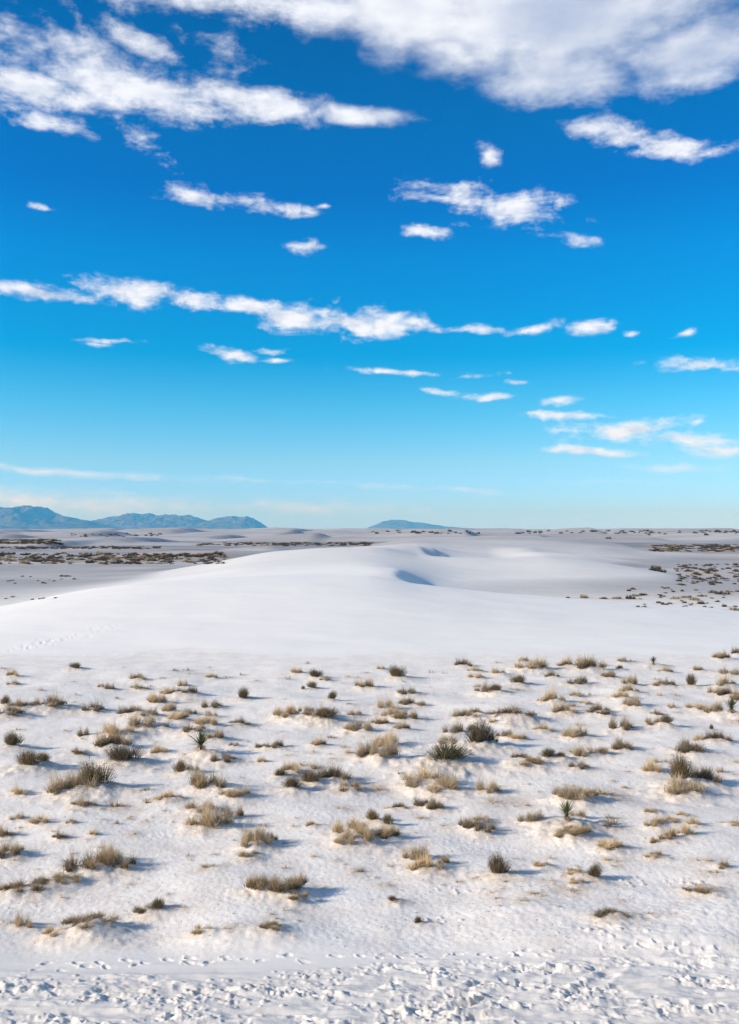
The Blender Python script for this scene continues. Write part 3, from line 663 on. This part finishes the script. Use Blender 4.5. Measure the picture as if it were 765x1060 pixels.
# ------------------------------------------------------------------ world: physical sky graded to the photograph's clear blue, with clouds fixed in direction
SUN_EL = 24.0
SH = np.array([1.0, .27]); SH = SH/np.linalg.norm(SH)       # the way shadows fall on the ground
sun_az = math.atan2(-SH[0], -SH[1])                         # azimuth of the sun from +Y clockwise
w = bpy.data.worlds.new('World'); scene.world = w; w.use_nodes = True
n = w.node_tree.nodes; l = w.node_tree.links; n.clear()
wo = n.new('ShaderNodeOutputWorld'); pass
sky = n.new('ShaderNodeTexSky'); sky.sky_type = 'NISHITA'; sky.sun_disc = False
sky.sun_elevation = R(SUN_EL); sky.sun_rotation = sun_az; sky.air_density = 1.0; sky.dust_density = .3; sky.ozone_density = 2.0; sky.altitude = 1200
tc = n.new('ShaderNodeTexCoord'); sep = n.new('ShaderNodeSeparateXYZ'); l.new(tc.outputs['Generated'], sep.inputs[0])
az = mth(n, l, 'ARCTAN2', sep.outputs[0], sep.outputs[1]); el = mth(n, l, 'ARCSINE', sep.outputs[2])
comb = n.new('ShaderNodeCombineXYZ'); l.new(az, comb.inputs[0]); l.new(el, comb.inputs[1])
aev = comb.outputs[0]
def dirc(px, py):
    v = np.array([(px-CX)/F, 1, (HOR-py)/F]); v /= np.linalg.norm(v); return math.atan2(v[0], v[1]), math.asin(v[2])
CL = [ # px, py, rx, ry, turn, strength
(560,20,270,84,3,1.8),(420,6,190,76,10,1.7),(575,76,120,46,5,1.5),(720,55,120,56,-2,1.6),(460,50,90,46,15,1.2),(330,0,120,44,8,1.4),(230,-6,160,36,6,1.3),(130,-14,80,34,0,1.1),
(105,80,135,46,8,1.3),(30,92,100,32,2,1.35),(165,98,120,34,5,1.4),(270,108,120,25,5,1.35),(360,120,84,15,3,1.15),(150,48,70,22,20,.8),(142,142,42,20,18,.78),(62,130,52,14,8,.85),(80,22,60,16,30,.62),(230,55,60,26,30,.45),
(607,135,56,20,6,.95),(650,146,60,14,8,.9),(690,156,68,18,4,.98),(735,158,34,9,-8,.8),(507,161,20,13,28,.72),(75,50,60,24,25,.7),
(490,205,86,19,6,.95),(535,216,58,25,18,1.0),(440,241,36,7,6,.95),(600,246,28,9,16,.85),(575,212,26,11,-10,.75),(455,206,46,10,6,.9),(620,228,16,7,0,.55),(478,232,18,6,0,.5),
(205,206,50,15,4,.95),(232,207,40,11,4,.9),(255,209,52,14,7,.92),(295,216,44,7,4,.8),(38,216,24,6,3,.95),(315,254,36,9,0,1.05),(336,213,8,4,0,.7),
(50,303,90,11,1,1.2),(132,298,62,18,2,1.25),(190,306,70,16,8,1.2),(258,318,50,14,8,1.15),(300,326,60,22,4,1.2),(372,334,80,21,4,1.3),(425,336,30,13,5,1.0),(455,339,34,8,3,1.0),(485,341,38,8,0,.95),(545,340,48,7,-3,.9),(615,338,28,11,-3,1.1),(655,346,15,5,0,.95),(705,345,18,5,-8,.9),
(118,351,50,5,-2,.9),(105,355,26,4,0,.8),(240,366,34,9,2,.95),(290,361,34,5,2,.95),(292,371,26,4,0,.8),(725,377,66,9,2,1.05),(765,380,40,8,0,.9),(535,397,24,5,0,.95),(420,384,90,5,3,.9),(480,389,36,4,0,.8),(460,404,24,5,4,.9),(505,411,42,5,3,.9),(580,416,26,7,0,1.0),(592,431,54,6,-1,1.0),
(655,443,100,15,-4,1.1),(700,453,115,15,5,1.05),(612,468,66,7,3,.95),(740,465,60,12,2,.85),(725,436,10,7,-30,.8),(695,485,90,8,0,.55),(555,430,20,3,0,.6),
(50,488,240,8,2,.74),(250,496,200,4,3,.36),(20,518,330,22,1,.72),(430,505,190,6,3,.46),(330,500,120,3,3,.36),(300,524,260,14,1,.5),(640,500,200,5,1,.3),
]
# shared by the whole sky: warped direction and two noises
wn = n.new('ShaderNodeTexNoise'); wn.inputs['Scale'].default_value = 16; wn.inputs['Detail'].default_value = 2; l.new(aev, wn.inputs['Vector'])
wsub = n.new('ShaderNodeVectorMath'); wsub.operation = 'SUBTRACT'; l.new(wn.outputs['Color'], wsub.inputs[0]); wsub.inputs[1].default_value = (.5,.5,.5)
wmul = n.new('ShaderNodeVectorMath'); wmul.operation = 'MULTIPLY'; l.new(wsub.outputs[0], wmul.inputs[0]); wmul.inputs[1].default_value = (.05,.016,0)
wadd = n.new('ShaderNodeVectorMath'); wadd.operation = 'ADD'; l.new(aev, wadd.inputs[0]); l.new(wmul.outputs[0], wadd.inputs[1])
nz = noise(n, l, aev, 17, 5, .58, (1, 2.1, 1))
nf = noise(n, l, wadd.outputs[0], 75, 3, .6, (1, 1.9, 1))
off = n.new('ShaderNodeVectorMath'); off.operation = 'ADD'; l.new(aev, off.inputs[0]); off.inputs[1].default_value = (-.010, .009, 0)
nzo = noise(n, l, off.outputs[0], 17, 3, .58, (1, 2.1, 1))
high = mth(n, l, 'MULTIPLY', ramp(n, l, el, .38, .47), mth(n, l, 'MAXIMUM', .4, ramp(n, l, az, -.16, .02)))
nn0 = mth(n, l, 'ADD', mth(n, l, 'MULTIPLY', mth(n, l, 'SUBTRACT', nz, .5), mth(n, l, 'SUBTRACT', 2.5, mth(n, l, 'MULTIPLY', high, 1.2))), mth(n, l, 'MULTIPLY', mth(n, l, 'SUBTRACT', nf, .5), mth(n, l, 'SUBTRACT', .95, mth(n, l, 'MULTIPLY', high, .8))))
nn = mth(n, l, 'MULTIPLY', nn0, mth(n, l, 'ADD', .35, mth(n, l, 'MULTIPLY', ramp(n, l, el, .06, .10), .65)))
soft = mth(n, l, 'ADD', 1.12, mth(n, l, 'MULTIPLY', high, .30))
rel = mth(n, l, 'MULTIPLY', mth(n, l, 'SUBTRACT', nzo, nz), mth(n, l, 'SUBTRACT', 2.0, mth(n, l, 'MULTIPLY', high, 1.3)))
grey = mth(n, l, 'MULTIPLY', high, mth(n, l, 'SUBTRACT', mth(n, l, 'MULTIPLY', ramp(n, l, az, .08, .22), .68), .48))
tint = n.new('ShaderNodeValToRGB'); l.new(mth(n, l, 'MULTIPLY', el, 1/R(90)), tint.inputs[0])
STR = .1
TINT = [(0.0049, (0.6485, 1.2208, 3.6827)), (0.0194, (0.6643, 1.184, 2.364)), (0.0471, (0.6843, 1.2189, 1.666)), (0.0882, (0.2815, 1.1965, 1.5776)), (0.1219, (0.002, 1.0438, 1.5307)), (0.1872, (0.002, 0.9974, 1.669)), (0.2307, (0.002, 0.7842, 1.5407)), (0.272, (0.002, 0.8229, 1.474)), (0.35, (0.0018, 0.7242, 1.2971)), (1.0, (0.0018, 0.7242, 1.2971))]
cr_ = tint.color_ramp
for i, (p_, c_) in enumerate(TINT):
    if i < 2: e_ = cr_.elements[i]; e_.position = p_
    else: e_ = cr_.elements.new(p_)
    e_.color = tuple(c_)+(1,)
skyc = mix(n, l, 1.0, sky.outputs[0], tint.outputs[0], 'MULTIPLY')
SKYK = 1.0
CALIB = False
wsep = n.new('ShaderNodeSeparateXYZ'); l.new(wadd.outputs[0], wsep.inputs[0])
EL = []
for (px, py, rx, ry, rot, s) in CL:
    a0, e0 = dirc(px, py); a1, _ = dirc(px+rx, py); _, e1 = dirc(px, py-ry)
    EL.append((a0, e0, a1-a0, e1-e0, R(rot), s))
def bgshader(color):
    k = n.new('ShaderNodeBackground'); k.inputs['Strength'].default_value = STR
    if hasattr(color, 'is_output'): l.new(color, k.inputs['Color'])
    else: k.inputs['Color'].default_value = color
    return k.outputs[0]
def cloudy(F_):
    dd = mth(n, l, 'ADD', F_, nn)
    k = n.new('ShaderNodeMapRange'); k.interpolation_type = 'SMOOTHSTEP'; k.inputs['From Min'].default_value = .10; l.new(soft, k.inputs['From Max']); l.new(dd, k.inputs['Value'])
    alpha = mth(n, l, 'MULTIPLY', k.outputs[0], .965)
    sh = ramp(n, l, mth(n, l, 'ADD', mth(n, l, 'ADD', mth(n, l, 'MULTIPLY', F_, .8), rel), grey), .30, 1.75)
    cc = mix(n, l, sh, (.88/STR,.91/STR,.97/STR,1), (.42/STR,.50/STR,.68/STR,1))
    return bgshader(mix(n, l, alpha, skyc, cc))
def leaf(a0, a1, e0, e1, depth=0):
    """cloud banks that can reach this window of the sky; split until few are left (only that branch is evaluated)"""
    inn = []
    for c in EL:
        reach = 1+1.15/c[5]; m = .028
        ex = reach*math.hypot(c[2]*math.cos(c[4]), c[3]*math.sin(c[4]))+m; ey = reach*math.hypot(c[2]*math.sin(c[4]), c[3]*math.cos(c[4]))+m*.5
        if c[0]+ex > a0 and c[0]-ex < a1 and c[1]+ey > e0 and c[1]-ey < e1: inn.append(c)
    if not inn: return bgshader(skyc)
    if len(inn) <= 7 or depth >= 6:
        g = bpy.data.node_groups.new('cloud_banks', 'ShaderNodeTree')      # built apart, then used once
        g.interface.new_socket('Vector', in_out='INPUT', socket_type='NodeSocketVector'); g.interface.new_socket('Field', in_out='OUTPUT', socket_type='NodeSocketFloat')
        gn, gk = g.nodes, g.links; gi = gn.new('NodeGroupInput'); go = gn.new('NodeGroupOutput')
        gs = gn.new('ShaderNodeSeparateXYZ'); gk.new(gi.outputs[0], gs.inputs[0])
        cur = None
        for (ca, ce, sx, sy, ro, s) in inn:
            mp = gn.new('ShaderNodeMapping'); mp.vector_type = 'TEXTURE'
            mp.inputs['Location'].default_value = (ca, ce, 0); mp.inputs['Rotation'].default_value = (0, 0, -ro); mp.inputs['Scale'].default_value = (sx, sy, 1e9)
            if cur is None: gk.new(gi.outputs[0], mp.inputs[0])
            else:
                cx_ = gn.new('ShaderNodeCombineXYZ'); gk.new(gs.outputs[0], cx_.inputs[0]); gk.new(gs.outputs[1], cx_.inputs[1]); gk.new(cur, cx_.inputs[2]); gk.new(cx_.outputs[0], mp.inputs[0])
            ln = gn.new('ShaderNodeVectorMath'); ln.operation = 'LENGTH'; gk.new(mp.outputs[0], ln.inputs[0])
            v_ = mth(gn, gk, 'MULTIPLY_ADD', ln.outputs['Value'], -s, s)
            if cur is None: cur = v_
            else:
                k = gn.new('ShaderNodeMath'); k.operation = 'SMOOTH_MAX'; k.inputs[2].default_value = .12; gk.new(cur, k.inputs[0]); gk.new(v_, k.inputs[1]); cur = k.outputs[0]
        gk.new(cur, go.inputs[0])
        gq = n.new('ShaderNodeGroup'); gq.node_tree = g; l.new(wadd.outputs[0], gq.inputs[0]); cur = gq.outputs[0]
        return cloudy(cur)
    if (e1-e0)*1.6 > (a1-a0): ax = 1; mid = (e0+e1)/2
    else: ax = 0; mid = (a0+a1)/2
    A_ = leaf(a0, mid, e0, e1, depth+1) if ax == 0 else leaf(a0, a1, e0, mid, depth+1)
    B_ = leaf(mid, a1, e0, e1, depth+1) if ax == 0 else leaf(a0, a1, mid, e1, depth+1)
    return pick(el if ax else az, mid, A_, B_)
def pick(sock, at, A_, B_):
    k = n.new('ShaderNodeMixShader'); l.new(mth(n, l, 'GREATER_THAN', sock, at), k.inputs[0]); l.new(A_, k.inputs[1]); l.new(B_, k.inputs[2]); return k.outputs[0]
AZ, ELO, EHI = .62, 0.0, .66
inside = leaf(-AZ, AZ, ELO, EHI)
big = noise(n, l, aev, 2.6, 2, .5, (1, 2.4, 1))
elsewhere = cloudy(mth(n, l, 'SUBTRACT', mth(n, l, 'MULTIPLY', big, 3.4), 1.45))
below = bgshader((.5/STR, .52/STR, .56/STR, 1))
allsky = pick(el, EHI, pick(mth(n, l, 'ABSOLUTE', az), AZ, inside, elsewhere), elsewhere)
allsky = pick(el, -.002, below, allsky)
l.new(bgshader(skyc) if CALIB else allsky, wo.inputs[0])

# ------------------------------------------------------------------ sun, camera, output
sd = bpy.data.lights.new('sun', 'SUN'); sd.energy = 5.0; sd.angle = R(.53); sd.color = (1, .925, .81)
so = bpy.data.objects.new('sun', sd); col.objects.link(so)
from mathutils import Vector
dv = Vector((SH[0]*math.cos(R(SUN_EL)), SH[1]*math.cos(R(SUN_EL)), -math.sin(R(SUN_EL))))
so.rotation_euler = dv.to_track_quat('-Z', 'Y').to_euler(); so.location = (-40, -10, 40)
cd = bpy.data.cameras.new('camera'); co = bpy.data.objects.new('camera', cd); col.objects.link(co)
co.location = (0, 0, CAMZ); co.rotation_euler = (R(90), 0, 0)
cd.sensor_fit = 'VERTICAL'; cd.sensor_height = 24; cd.lens = 24*F/1060; cd.shift_y = (HOR-530)/1060
cd.clip_start = .1; cd.clip_end = 100000
scene.camera = co
vs = scene.view_settings; vs.view_transform = 'Standard'; vs.look = 'None'; vs.gamma = 1; vs.use_curve_mapping = False; vs.exposure = .15
scene.cycles.max_bounces = 6; scene.cycles.volume_bounces = 0; scene.cycles.use_denoising = True
for o in list(protos['o'])+list(protos['y'])+[q for k in 'gbd' for q in protos[k]]:
    if not o.get('label'):
        for c in list(o.children): bpy.data.objects.remove(c)
        bpy.data.objects.remove(o)
